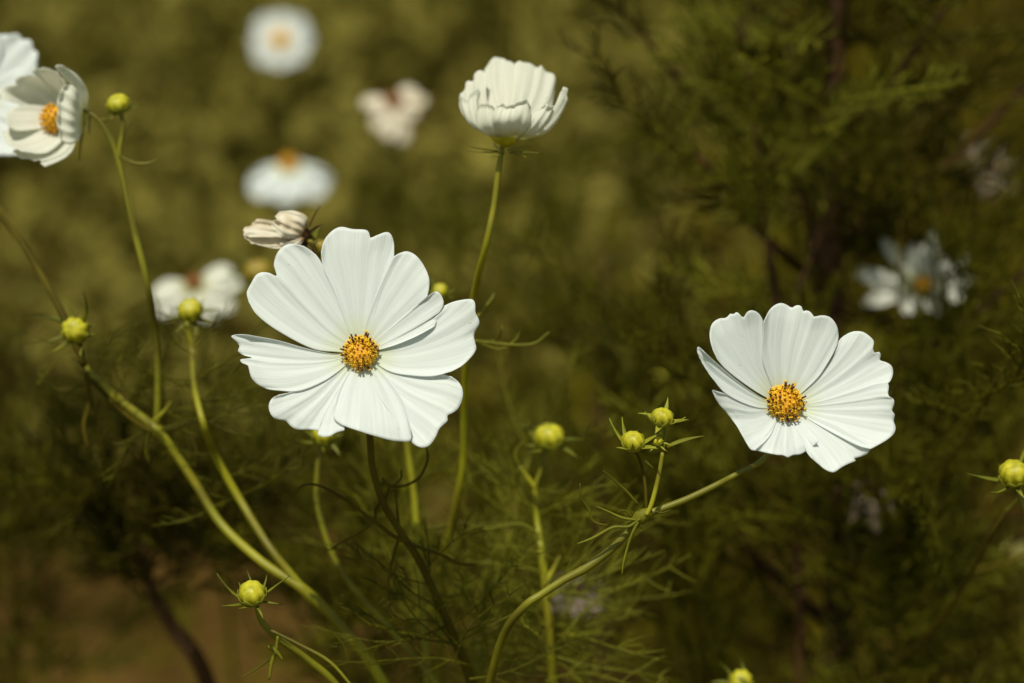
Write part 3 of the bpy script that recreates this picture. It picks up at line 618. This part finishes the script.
for l, mk in (([(86, 372, 3), (90, 400, 2.8), (84, 425, 2.4), (88, 450, 1.6)], 'stem_dark'), ([(92, 380, 3), (115, 405, 2.8), (140, 425, 2.6), (152, 432, 2)], 'stem_dark'),
          ([(76, 325, 1), (55, 318, 1.2), (38, 314, .8), (22, 316, .5)], 'leaf_dark'), ([(150, 432, 1.6), (175, 428, 1.5), (200, 420, 1.2), (230, 432, 1.2), (255, 436, .6)], 'leaf_dark'),
          ([(84, 385, 1.4), (60, 390, 1.2), (46, 380, .7)], 'leaf_dark'), ([(155, 425, 1.3), (130, 440, 1.3), (112, 444, .6)], 'leaf_dark'),
          ([(154, 420, 2.0), (164, 412, 2.2), (170, 402, .8)], 'stem_pale'), ([(150, 430, 1.4), (146, 450, 1.3), (150, 462, .5)], 'leaf')):
    b = MB(); thread(b, l, .634); b.build('leaf', M[mk], T4)
rg = random.Random(31)
for (x, y, dx, dz, s) in [(192, 348, .6, .6, .32), (194, 362, -.6, .5, .32), (190, 352, -.3, .7, .28), (196, 395, -.7, .5, .4), (200, 400, .9, .3, .7), (198, 372, .8, .7, .7), (157, 410, -.5, .6, .5), (157, 412, .6, .5, .5), (205, 425, .9, .1, .7), (120, 400, .2, .8, .5), (100, 380, .6, .5, .45), (194, 380, -.8, .3, .55), (240, 500, .7, .5, .6), (215, 455, -.7, .3, .5), (110, 392, -.5, .7, .4), (156, 420, .8, .2, .6)]:
    leaf_at(T4, P(x, y, .635), V3(dx, .1, dz), s * .72, 'fine_dark', rg)
for (x, y, dx, dz, s) in [(75, 345, -.9, .3, .45), (78, 345, .9, .3, .45), (80, 352, -.7, -.4, .4), (84, 360, .8, .1, .5), (88, 370, .7, .7, .45), (150, 425, -.9, .2, .5), (155, 428, .9, .3, .5), (155, 430, .5, -.6, .45), (150, 428, -.6, -.5, .45), (190, 335, .8, .5, .4), (190, 335, -.8, .4, .4), (192, 345, .5, .8, .35), (191, 350, -.5, .8, .35), (197, 400, .8, .6, .45), (196, 398, -.9, .3, .4), (222, 470, .9, .2, .5), (240, 500, -.8, -.1, .5), (118, 150, .4, .7, .2)]:
    leaf_at(T4, P(x, y, .638), V3(dx, rg.uniform(-.2, .3), dz), s * .75, 'fine_dark' if rg.random() < .5 else 'fine', rg)
# the closing flower faces left
s4 = D4 / F
c4 = P(83, 120, D4 + .002); n4 = unit(-cr * .92 - cf * .3 + cu * .02)
fl = MB(); e1, e2, n_ = frame(n4)
fl.grid(np.array([[c4 - n4 * .002 + (e1 * math.cos(a) + e2 * math.sin(a)) * q for a in np.arange(16) / 16 * 2 * math.pi] + [] for q in (.0002, .0032, .0042)]), None, True)
fo = fl.build('flower', M['bract'], T4)
z3 = lambda x, y: (x / 3.79, y / 3.79)
traced_by_depth(fo, [(l, t, r, a + .004, b_ + .004, c_, x_, k_, ti) for l, t, r, a, b_, c_, x_, k_, ti in [
 ([(290, 450), (120, 410), (60, 390), (15, 378)], [(15, 378), (0, 352), (22, 330), (58, 312), (62, 295), (85, 290), (110, 282)], [(290, 430), (220, 350), (160, 300), (110, 282)], .630, .622, .004, -.002, 3, 0),
 ([(290, 430), (190, 340), (140, 290), (118, 270)], [(118, 270), (135, 255), (150, 262), (170, 256), (200, 265), (225, 285), (248, 312)], [(300, 430), (260, 370), (248, 312)], .629, .614, .003, -.002, 3, 0),
 ([(290, 470), (130, 492), (60, 497), (30, 480)], [(30, 480), (18, 450), (30, 425), (50, 405)], [(290, 440), (160, 402), (90, 400), (50, 405)], .627, .615, .001, -.0005, 2, .011),
 ([(290, 480), (200, 565), (150, 582), (90, 574)], [(90, 574), (50, 560), (20, 532), (8, 505), (30, 488)], [(290, 460), (150, 475), (80, 490), (30, 488)], .622, .609, .000, -.0005, 3, .014),
 ([(300, 500), (272, 575), (230, 608), (170, 634)], [(170, 634), (152, 622), (160, 606), (120, 608), (65, 594), (48, 574), (85, 566)], [(290, 470), (200, 550), (140, 570), (85, 566)], .622, .606, -.001, .001, 3, .006),
 ([(318, 490), (292, 536), (258, 547), (232, 532)], [(232, 532), (221, 500), (217, 440), (220, 380), (229, 342), (248, 320)], [(320, 430), (302, 365), (278, 327), (248, 320)], .622, .604, -.006, .001, 5, 0),
 ([(318, 450), (292, 350), (250, 302), (214, 262)], [(214, 262), (212, 250), (225, 246), (242, 252)], [(326, 450), (332, 350), (296, 288), (242, 252)], .624, .606, -.002, .001, 2, 0)]], z3, M['petal_cream'], seed=7, amp=.0003)
disc(fo, P(56, 119, D4 + .000), n4, .0046, 60, .9, simple=True)
q = MB(); q.grid(bract_pts(P(84, 122, D4 + .004), P(76, 160, D4 + .004) - P(84, 122, D4 + .004), cr, .012, .0006, .02)); q.build('bract', M['leaf_dark'], fo, thick=.0003)
# ------------- flower behind it, cut by the frame
D5 = .66; s5 = D5 / F
T5 = thing('cosmos_flower', rootpt(P(-60, 700, .7)), 'open white cosmos half outside the left edge, behind the closing flower', 'flower')
c5 = P(-28, 100, D5 + .01); n5 = unit(-cf * .9 + cr * .1 + cu * .25)
flower_petals(T5, c5, n5, .003, [(a, 76 * s5, 31 * s5, 12, 4 + (i % 3) * 8) for i, a in enumerate(range(0, 360, 45))], M['petal'], up=tuple(cu), ripple=.02)
disc(T5, c5 + n5 * .002, n5, .0055, 60, .5, simple=True)
stem_part(T5, [(-28, 100, 2.5, D5 + .012), (-30, 160, 3, D5 + .02), (-45, 260, 3.4, D5 + .02), (-55, 500, 3.6, D5 + .02), (-60, 700, 4, D5 + .02)], M['stem'], root=rootpt(P(-60, 700, .7)))

# ================================================================== 5. single buds
rootE = rootpt(P(340, 700, .6), .03, .05)
T6 = thing('cosmos_bud', rootE, 'round yellow bud with spreading dark bracts at lower left, under the thick stalk', 'flower bud')
bud(T6, P(252, 593, .575), V3(-.05, -.10, 1), 14 * .575 / F, M['bud'], 2.2, 9, seed=23, name='bud_head', spread=.35)
stem_part(T6, [(256, 604, 2.2, .58), (262, 622, 3.2, .582), (280, 640, 3.4, .585), (308, 660, 3.6, .59), (340, 690, 4, .595)], M['stem'], root=rootE)
for l, mk in (([(270, 630, 1.6), (300, 645, 2.0), (330, 662, 2.0), (355, 690, 1.6)], 'stem'), ([(278, 636, 1.5), (276, 650, 2), (272, 662, 2), (269, 680, 1)], 'leaf_pale'), ([(268, 646, 2.2), (276, 651, 2.6), (283, 660, 1)], 'leaf_pale'), ([(276, 655, 1), (258, 668, 1), (240, 678, .5)], 'leaf')):
    b = MB(); thread(b, l, .58); b.build('leaf', M[mk], T6)
rootG = rootpt(P(552, 700, .68))
T7 = thing('cosmos_bud', rootG, 'yellow bud slightly out of focus on an upright bright green stem, right of middle', 'flower bud')
bud(T7, P(549, 436, .64), V3(0, -.1, 1), 15 * .64 / F, M['bud'], 2.1, 8, seed=27, name='bud_head', spread=.2)
stem_part(T7, [(546, 448, 2, .645), (541, 470, 2.2, .645), (535, 488, 2.6, .645), (537, 520, 3, .645), (542, 555, 3.4, .64), (545, 583, 4.4, .64), (549, 625, 4.2, .64), (553, 683, 4.4, .645)], M['stem_pale'], root=rootG)
for l, mk in (([(535, 488, 2.4), (528, 478, 3), (519, 466, 1.6)], 'stem_pale'), ([(519, 466, 1), (515, 452, 1.2), (525, 440, .6)], 'leaf_pale'), ([(545, 583, 4.5), (552, 572, 3), (560, 556, 1)], 'stem_pale'), ([(537, 490, 1.2), (560, 492, 1.2), (572, 482, .6)], 'leaf'),
              ([(540, 535, 1.5), (520, 524, 1.6), (490, 528, 1.3), (470, 526, .6)], 'leaf_pale')):
    b = MB(); thread(b, l, .64); b.build('leaf', M[mk], T7)
rg = random.Random(77)
for (x, y, dx, dz, s) in [(537, 500, -.8, .5, .6), (540, 510, .7, .5, .6), (545, 585, -.9, .3, .9), (546, 590, .9, .2, .9), (550, 640, .9, .3, .8), (550, 645, -.9, .1, 1.0), (550, 650, .9, -.1, .8), (549, 630, -.7, .7, .9), (546, 600, -.5, .8, .8), (552, 665, .8, -.3, .7), (545, 580, .4, .9, .6), (538, 520, -.6, .8, .6), (552, 660, -.8, -.3, .8), (551, 655, -.95, -.1, .7)]:
    leaf_at(T7, P(x, y, .645), V3(dx, rg.uniform(-.3, .3), dz), s * .72, 'fine', rg)
for i in range(34):
    y = rg.uniform(560, 690); x = 549 + rg.choice((-1, 1)) * rg.uniform(0, 55) * (y - 540) / 140
    leaf_at(T7, P(x, y, .645 + rg.uniform(-.01, .03)), V3(rg.choice((-1, 1)) * rg.uniform(.4, 1), rg.uniform(-.5, .5), rg.uniform(-.3, .9)), rg.uniform(.35, .62), 'fine', rg)
def lone_bud(px, py, d, rpx, m, label, axis=(0, -.4, .9), stem=((0, 14), (2, 60), (0, 200)), seed=1, spread=.25, blen=2.0, sm='stem', group=None):
    root = rootpt(P(px + stem[-1][0], py + stem[-1][1], d)); t = thing('cosmos_bud', root, label, 'flower bud', group)
    bud(t, P(px, py, d), V3(*axis), rpx * d / F, M[m], blen, 7, seed=seed, name='bud_head', spread=spread)
    stem_part(t, [(px + a, py + bb, 2.2 + i * .35, d + .004) for i, (a, bb) in enumerate(stem)], M[sm], root=root)
    return t
lone_bud(1014, 473, .59, 15, 'bud_green', 'green bud cut by the right edge, the upper and sharper of two', (-.3, -.2, .9), ((3, 14), (8, 30), (16, 60), (24, 220)), 33, blen=2.4)
lone_bud(1017, 554, .80, 14, 'bud_pale', 'blurred pale yellow bud cut by the right edge, below the green bud', stem=((2, 12), (8, 60), (10, 160)), seed=35)
lone_bud(741, 681, .64, 12, 'bud', 'small yellow green bud peeking in at the bottom edge', stem=((0, 14), (2, 30), (4, 90)), seed=37)
lone_bud(258, 272, .76, 14, 'bud_dull', 'blurred yellow bud directly below the withered cream flower', stem=((4, 14), (30, 60), (110, 160), (180, 300), (200, 420)), seed=39, sm='stem_dark')
lone_bud(323, 434, .635, 11, 'bud_green', 'yellow green bud peeking out under the left petals of the large open flower', stem=((-2, 12), (-6, 40), (-4, 80), (20, 140), (80, 210), (120, 260)), seed=41, sm='stem')
lone_bud(440, 291, .64, 8, 'bud_green', 'tiny blurred green bud behind the upper right petals of the large open flower', stem=((-4, 12), (-18, 60), (-34, 130), (-32, 160), (-26, 205), (-22, 255), (-16, 330), (-10, 420)), seed=43, sm='stem_pale')
lone_bud(657, 378, .88, 9, 'bud_green', 'faint distant green bud left of the right open flower', stem=((0, 14), (3, 100), (3, 420)), seed=45, sm='stem_dark')
lone_bud(976, 312, .82, 10, 'bud', 'blurred orange yellow bud right of the ragged white flower', stem=((0, 14), (3, 100), (-3, 420)), seed=47, sm='stem_dark')

# ================================================================== 6. withered flowers
def crumpled(parent, c, axis, spec, m, wr=.09, **kw):
    flower_petals(parent, c, axis, .002, spec, M[m], wrinkle=wr, ripple=.06, nu=20, nv=21, **kw)
d = .605; s = d / F; rt_ = rootpt(P(330, 700, .65))
T8 = thing('withered_flower', rt_, 'withered cream flower with crumpled brown edged petals, just above the large open flower', 'flower')
cw = P(299, 236, d); nw = unit(-cr * .95 + cu * .12 - cf * .3)
zW = lambda x, y: (130 + x / 4.27, 200 + y / 4.27)
traced_by_depth(T8, [
 ([(752, 130), (758, 75), (705, 47), (650, 50)], [(650, 50), (636, 52), (622, 70), (628, 80), (608, 92), (604, 104), (592, 108)], [(750, 150), (705, 165), (650, 155), (592, 108)], .603, .598, -.002, .001, 4, -.005),
 ([(745, 120), (650, 105), (600, 88), (560, 84)], [(560, 84), (545, 80), (536, 92), (520, 98), (517, 108), (500, 112), (479, 130), (490, 140), (486, 150), (512, 158)], [(745, 150), (680, 165), (600, 158), (512, 158)], .606, .600, -.001, -.001, 3, -.006),
 ([(735, 150), (620, 152), (560, 158), (488, 136)], [(488, 136), (490, 160), (512, 178), (552, 193)], [(735, 170), (672, 200), (620, 207), (552, 193)], .604, .598, -.001, .001, 3, -.006),
 ([(740, 145), (700, 170), (675, 180), (650, 178)], [(650, 178), (640, 195), (655, 208), (680, 210)], [(748, 155), (735, 180), (715, 200), (680, 210)], .602, .598, -.001, .001, 2)], zW, M['petal_old'], wr=.00045, seed=4, nu=30, nv=37)
calyx(T8, cw, nw, .0042, M['bark'], 6, 1.8)
q = MB()
for i in range(9):
    a = i * .7; p = P(293 + 3 * math.cos(a * 3), 246 + 5 * math.sin(a * 2), d + .002 * math.sin(i)); q.tube([p, p + V3(-.002 * math.cos(a), -.001, -.0025 + .001 * math.sin(a))], [.0008, .0006], 5, 1)
q.build('seed_head', mat('dry_florets', (.16, .045, .012), (.24, .09, .02), 400, .8), T8)
stem_part(T8, [(306, 241, 2.2, d), (314, 248, 2.6, d), (325, 300, 2.4, d + .03), (335, 380, 2.2, .67), (350, 440, 2.2, .69), (380, 500, 2.2, .70), (410, 560, 2.2, .70), (430, 683, 2.4, .70)], M['stem'], root=rt_)
for (x, y, x2, y2) in ((312, 238, 302, 222), (314, 240, 319, 226), (306, 232, 300, 224)):
    a, b_ = P(x, y, d), P(x2, y2, d); q = MB(); q.grid(bract_pts(a, b_ - a, V3(0, -1, .2), np.linalg.norm(b_ - a), .0008, .05)); q.build('bract', M['bract'], T8, thick=.0003)

bud(T8, P(321, 246, .612), V3(.25, -.1, 1), 8 * .61 / F, M['bud_dull'], 1.4, 6, seed=49, spread=.7)
for (x, y, dx, dz) in [(322, 440, -.8, .5), (322, 450, .8, .5), (320, 470, -.7, .7), (330, 490, .6, .8), (325, 480, -.9, .2), (350, 440, .9, .3), (352, 450, .2, 1), (360, 470, -.4, .9), (372, 490, .8, .6), (380, 510, -.7, .7), (395, 540, .9, .3), (400, 550, -.9, .3), (415, 580, .7, .6), (415, 590, -.8, .5), (425, 620, .8, .5), (425, 640, -.8, .6), (345, 420, -.9, .4)]:
    leaf_at(T8, P(x, y, .69), V3(dx, rg.uniform(-.3, .3), dz), rg.uniform(.5, .75), 'fine_dark', rg)
stem_part(T8, [(320, 252, 1.4, .613), (319, 262, 1.6, .616), (320, 280, 2.0, .628)], M['stem'], name='bud_stem')

def far_flower(label, px, py, d, rpx, axis, spec, m='petal', dm='disc', dr=.16, name='cosmos_flower', wr=0.0, lean=0, cup=.1, up=tuple(cu), group='out of focus flowers behind', sm='stem', dh=.6):
    s = d / F; c = P(px, py, d); rt = rootpt(c, lean, .04)
    t = thing(name, rt, label, 'flower', group)
    flower_petals(t, c, axis, rpx * s * .1, [(a, L * rpx * s, W * rpx * s, a0, a1) for a, L, W, a0, a1 in spec], M[m], up=up, wrinkle=wr, cup=cup, ripple=.03)
    disc(t, c + unit(axis) * rpx * s * .06, axis, rpx * s * dr * 1.1, 40, dh, simple=True, m=M[dm])
    calyx(t, c - unit(axis) * .001, axis, rpx * s * .13, nb=6)
    b = MB(); e = c - unit(axis) * .008; b.tube([c, e - V3(0, -.003, .01), e * .6 + rt * .4, e * .3 + rt * .7, rt], [.001, .0013, .0016, .0018, .002], 7, 5); b.build('stem', M[sm], t)
    return t
ring = lambda a0, a1, n=8, L=1, W=.42, off=0: [(off + i * 360 / n, L * (1 + .06 * math.sin(i * 2.7)), W, a0, a1) for i in range(n)]
far_flower('round blurred white flower with yellow centre far behind, near the top edge', 281, 41, 1.35, 29, -cf + cu * .25, ring(6, 3, W=.44), dr=.33, dm='pollen')
far_flower('blurred white flower with drooping skirt of petals under an orange centre', 289, 170, 1.08, 48, cu * .9 - cf * .5, ring(-8, -50, W=.42, L=.92), dr=.18, dh=1.2, up=(1, 0, 0))
far_flower('blurred pinkish withered flower with brown centre hanging behind, left of the half open cup', 394, 102, 1.0, 38, cu * .7 - cf * .8, [(a, L, .26, a0, a1) for a, L, a0, a1 in ((185, .8, 10, -20), (215, .6, 0, -20), (262, 1.1, -10, -40), (285, 1.2, -15, -50), (0, .8, 10, -10), (35, .6, 20, 0), (235, .9, -10, -40), (320, .7, 0, -30))], m='petal_old', dm='petal_rust', dr=.22, name='withered_flower', wr=.05, up=tuple(cu))
far_flower('blurred fading white flower with rust orange centre, behind the yellow bud on the left', 194, 284, .86, 47, cu * .6 - cf * .8, [(a, L, .29, a0, a1) for a, L, a0, a1 in ((195, .85, 0, -25), (222, .95, -5, -35), (250, .7, -10, -40), (325, 1.0, 0, -25), (355, .95, 8, -10), (300, .9, -5, -40), (15, .8, 15, 5))], m='petal_cream', dm='petal_rust', dr=.17, name='cosmos_flower', wr=.03, up=tuple(cu))
far_flower('ragged blurred white flower with orange centre behind dark foliage on the right', 922, 288, .792, 60, -cf + cu * .5, [(a, L, W, a0, a1) for a, L, W, a0, a1 in ((75, .95, .15, 10, 10), (100, .7, .13, 15, 15), (40, .95, .17, 0, 0), (10, .8, .13, 0, 0), (168, 1.05, .19, 5, 0), (130, 1.0, .12, 20, 10), (195, .95, .15, 0, -10), (300, .5, .17, 0, 0), (235, .5, .15, 0, 0), (340, .6, .12, 5, 5))], m='petal_cream', dr=.15, wr=.04)
far_flower('faint grey white flower deep behind the dark foliage near the right edge', 986, 166, 1.12, 34, cu * .5 - cf * .8 + cr * .3, ring(5, -15, 7, W=.22), m='petal_dusky', dr=.1, wr=.06)
far_flower('dim pinkish withered flower hanging below the right open flower', 868, 484, .735, 34, cu * .8 - cf * .6, [(a, L, .22, a0, a1) for a, L, a0, a1 in ((240, 1.3, -10, -50), (275, 1.5, -15, -50), (305, 1.2, -10, -50), (180, .5, 0, -60), (0, .7, 0, -60))], m='petal_rose', dm='bark', dr=.2, name='withered_flower', wr=.1, sm='stem_dark')
far_flower('pale blurred flower low behind the slanting stem of the right flower', 578, 592, .80, 30, cu * .7 - cf * .5, ring(5, -40, 8, W=.46), m='petal_dusky', dm='petal_dusky', dr=.2, wr=.04)

# ================================================================== 7. feathery plants
def stalk_pts(px, d, tops, root_dx=0.0):
    a = [P(x, y, d) for x, y in tops]; rt = V3(a[-1][0] + root_dx, a[-1][1] + .05, 0)
    a = a[::-1]; return [rt, rt * .6 + a[0] * .4 + V3(.004, 0, 0), rt * .25 + a[0] * .75] + a
G1 = 'feathery plants behind the flowers'
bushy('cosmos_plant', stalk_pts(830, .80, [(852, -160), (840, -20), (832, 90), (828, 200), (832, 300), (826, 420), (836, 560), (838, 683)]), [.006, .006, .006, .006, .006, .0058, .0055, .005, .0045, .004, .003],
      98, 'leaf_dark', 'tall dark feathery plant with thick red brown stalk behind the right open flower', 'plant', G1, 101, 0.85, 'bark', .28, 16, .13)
bushy('cosmos_plant', stalk_pts(760, .76, [(742, 20), (752, 120), (770, 260), (790, 420), (800, 683)]), [.002, .002, .002, .002, .002, .0018, .0014, .001],
      90, 'leaf_pale', 'olive feathery plant rising left of the red brown stalk', 'plant', G1, 103, .6, 'bark', .4, 8, .08)
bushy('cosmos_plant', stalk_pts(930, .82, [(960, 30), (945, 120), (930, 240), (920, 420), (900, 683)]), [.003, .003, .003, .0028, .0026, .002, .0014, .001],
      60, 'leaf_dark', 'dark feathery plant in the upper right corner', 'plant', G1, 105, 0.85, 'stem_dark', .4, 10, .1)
bushy('cosmos_plant', stalk_pts(700, .80, [(700, 520), (700, 560), (705, 620), (712, 720)]), [.003, .003, .003, .0026, .0022, .002, .001],
      95, 'leaf', 'low olive feathery plant at the bottom right of middle', 'plant', G1, 107, .62, 'stem_dark', .45, 9, .12, up=1.3)
bushy('cosmos_plant', stalk_pts(900, .745, [(905, 500), (905, 540), (900, 600), (895, 720)]), [.003, .003, .003, .0026, .0022, .002, .001],
      98, 'leaf', 'wide olive feathery plant in the lower right corner', 'plant', G1, 109, .58, 'stem_dark', .45, 12, .14, up=1.3)
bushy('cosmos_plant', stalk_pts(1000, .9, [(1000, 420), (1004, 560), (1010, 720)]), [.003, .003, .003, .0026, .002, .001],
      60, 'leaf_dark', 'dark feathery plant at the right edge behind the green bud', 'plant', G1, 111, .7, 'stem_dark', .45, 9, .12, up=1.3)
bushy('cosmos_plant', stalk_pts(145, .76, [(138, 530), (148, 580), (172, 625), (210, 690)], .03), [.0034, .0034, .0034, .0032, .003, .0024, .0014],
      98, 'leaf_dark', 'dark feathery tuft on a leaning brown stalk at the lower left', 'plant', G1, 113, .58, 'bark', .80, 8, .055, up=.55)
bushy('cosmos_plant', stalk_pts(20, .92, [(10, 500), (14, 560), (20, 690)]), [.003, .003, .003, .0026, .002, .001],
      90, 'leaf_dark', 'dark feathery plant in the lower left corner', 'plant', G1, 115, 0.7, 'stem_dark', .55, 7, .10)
bushy('cosmos_plant', stalk_pts(330, .78, [(330, 500), (345, 580), (350, 700)]), [.0026, .0026, .0026, .0024, .002, .001],
      98, 'leaf', 'thin dark feathery plant below the large open flower', 'plant', G1, 117, 0.55, 'stem_dark', .5, 6, .07)
bushy('cosmos_plant', stalk_pts(480, .68, [(488, 560), (484, 610), (478, 700)]), [.0024, .0024, .0024, .0022, .002, .001],
      90, 'fine', 'light green feathery plant at the bottom centre between the stems', 'plant', G1, 119, 0.55, 'stem', .55, 6, .06)
bushy('cosmos_plant', stalk_pts(610, .98, [(605, 250), (600, 380), (600, 520), (600, 700)]), [.003, .003, .003, .0028, .0024, .002, .001],
      34, 'leaf', 'blurred olive feathery plant far behind, between the two open flowers', 'plant', G1, 121, 1.1, 'bark', .4, 9, .12)
bushy('cosmos_plant', stalk_pts(500, 1.15, [(520, -60), (510, 100), (500, 300), (500, 480)]), [.003, .003, .003, .0028, .0024, .002, .001],
      30, 'leaf', 'very blurred feathery plant behind the half open cup', 'plant', G1, 123, 1.1, 'stem_dark', .4, 9, .14)
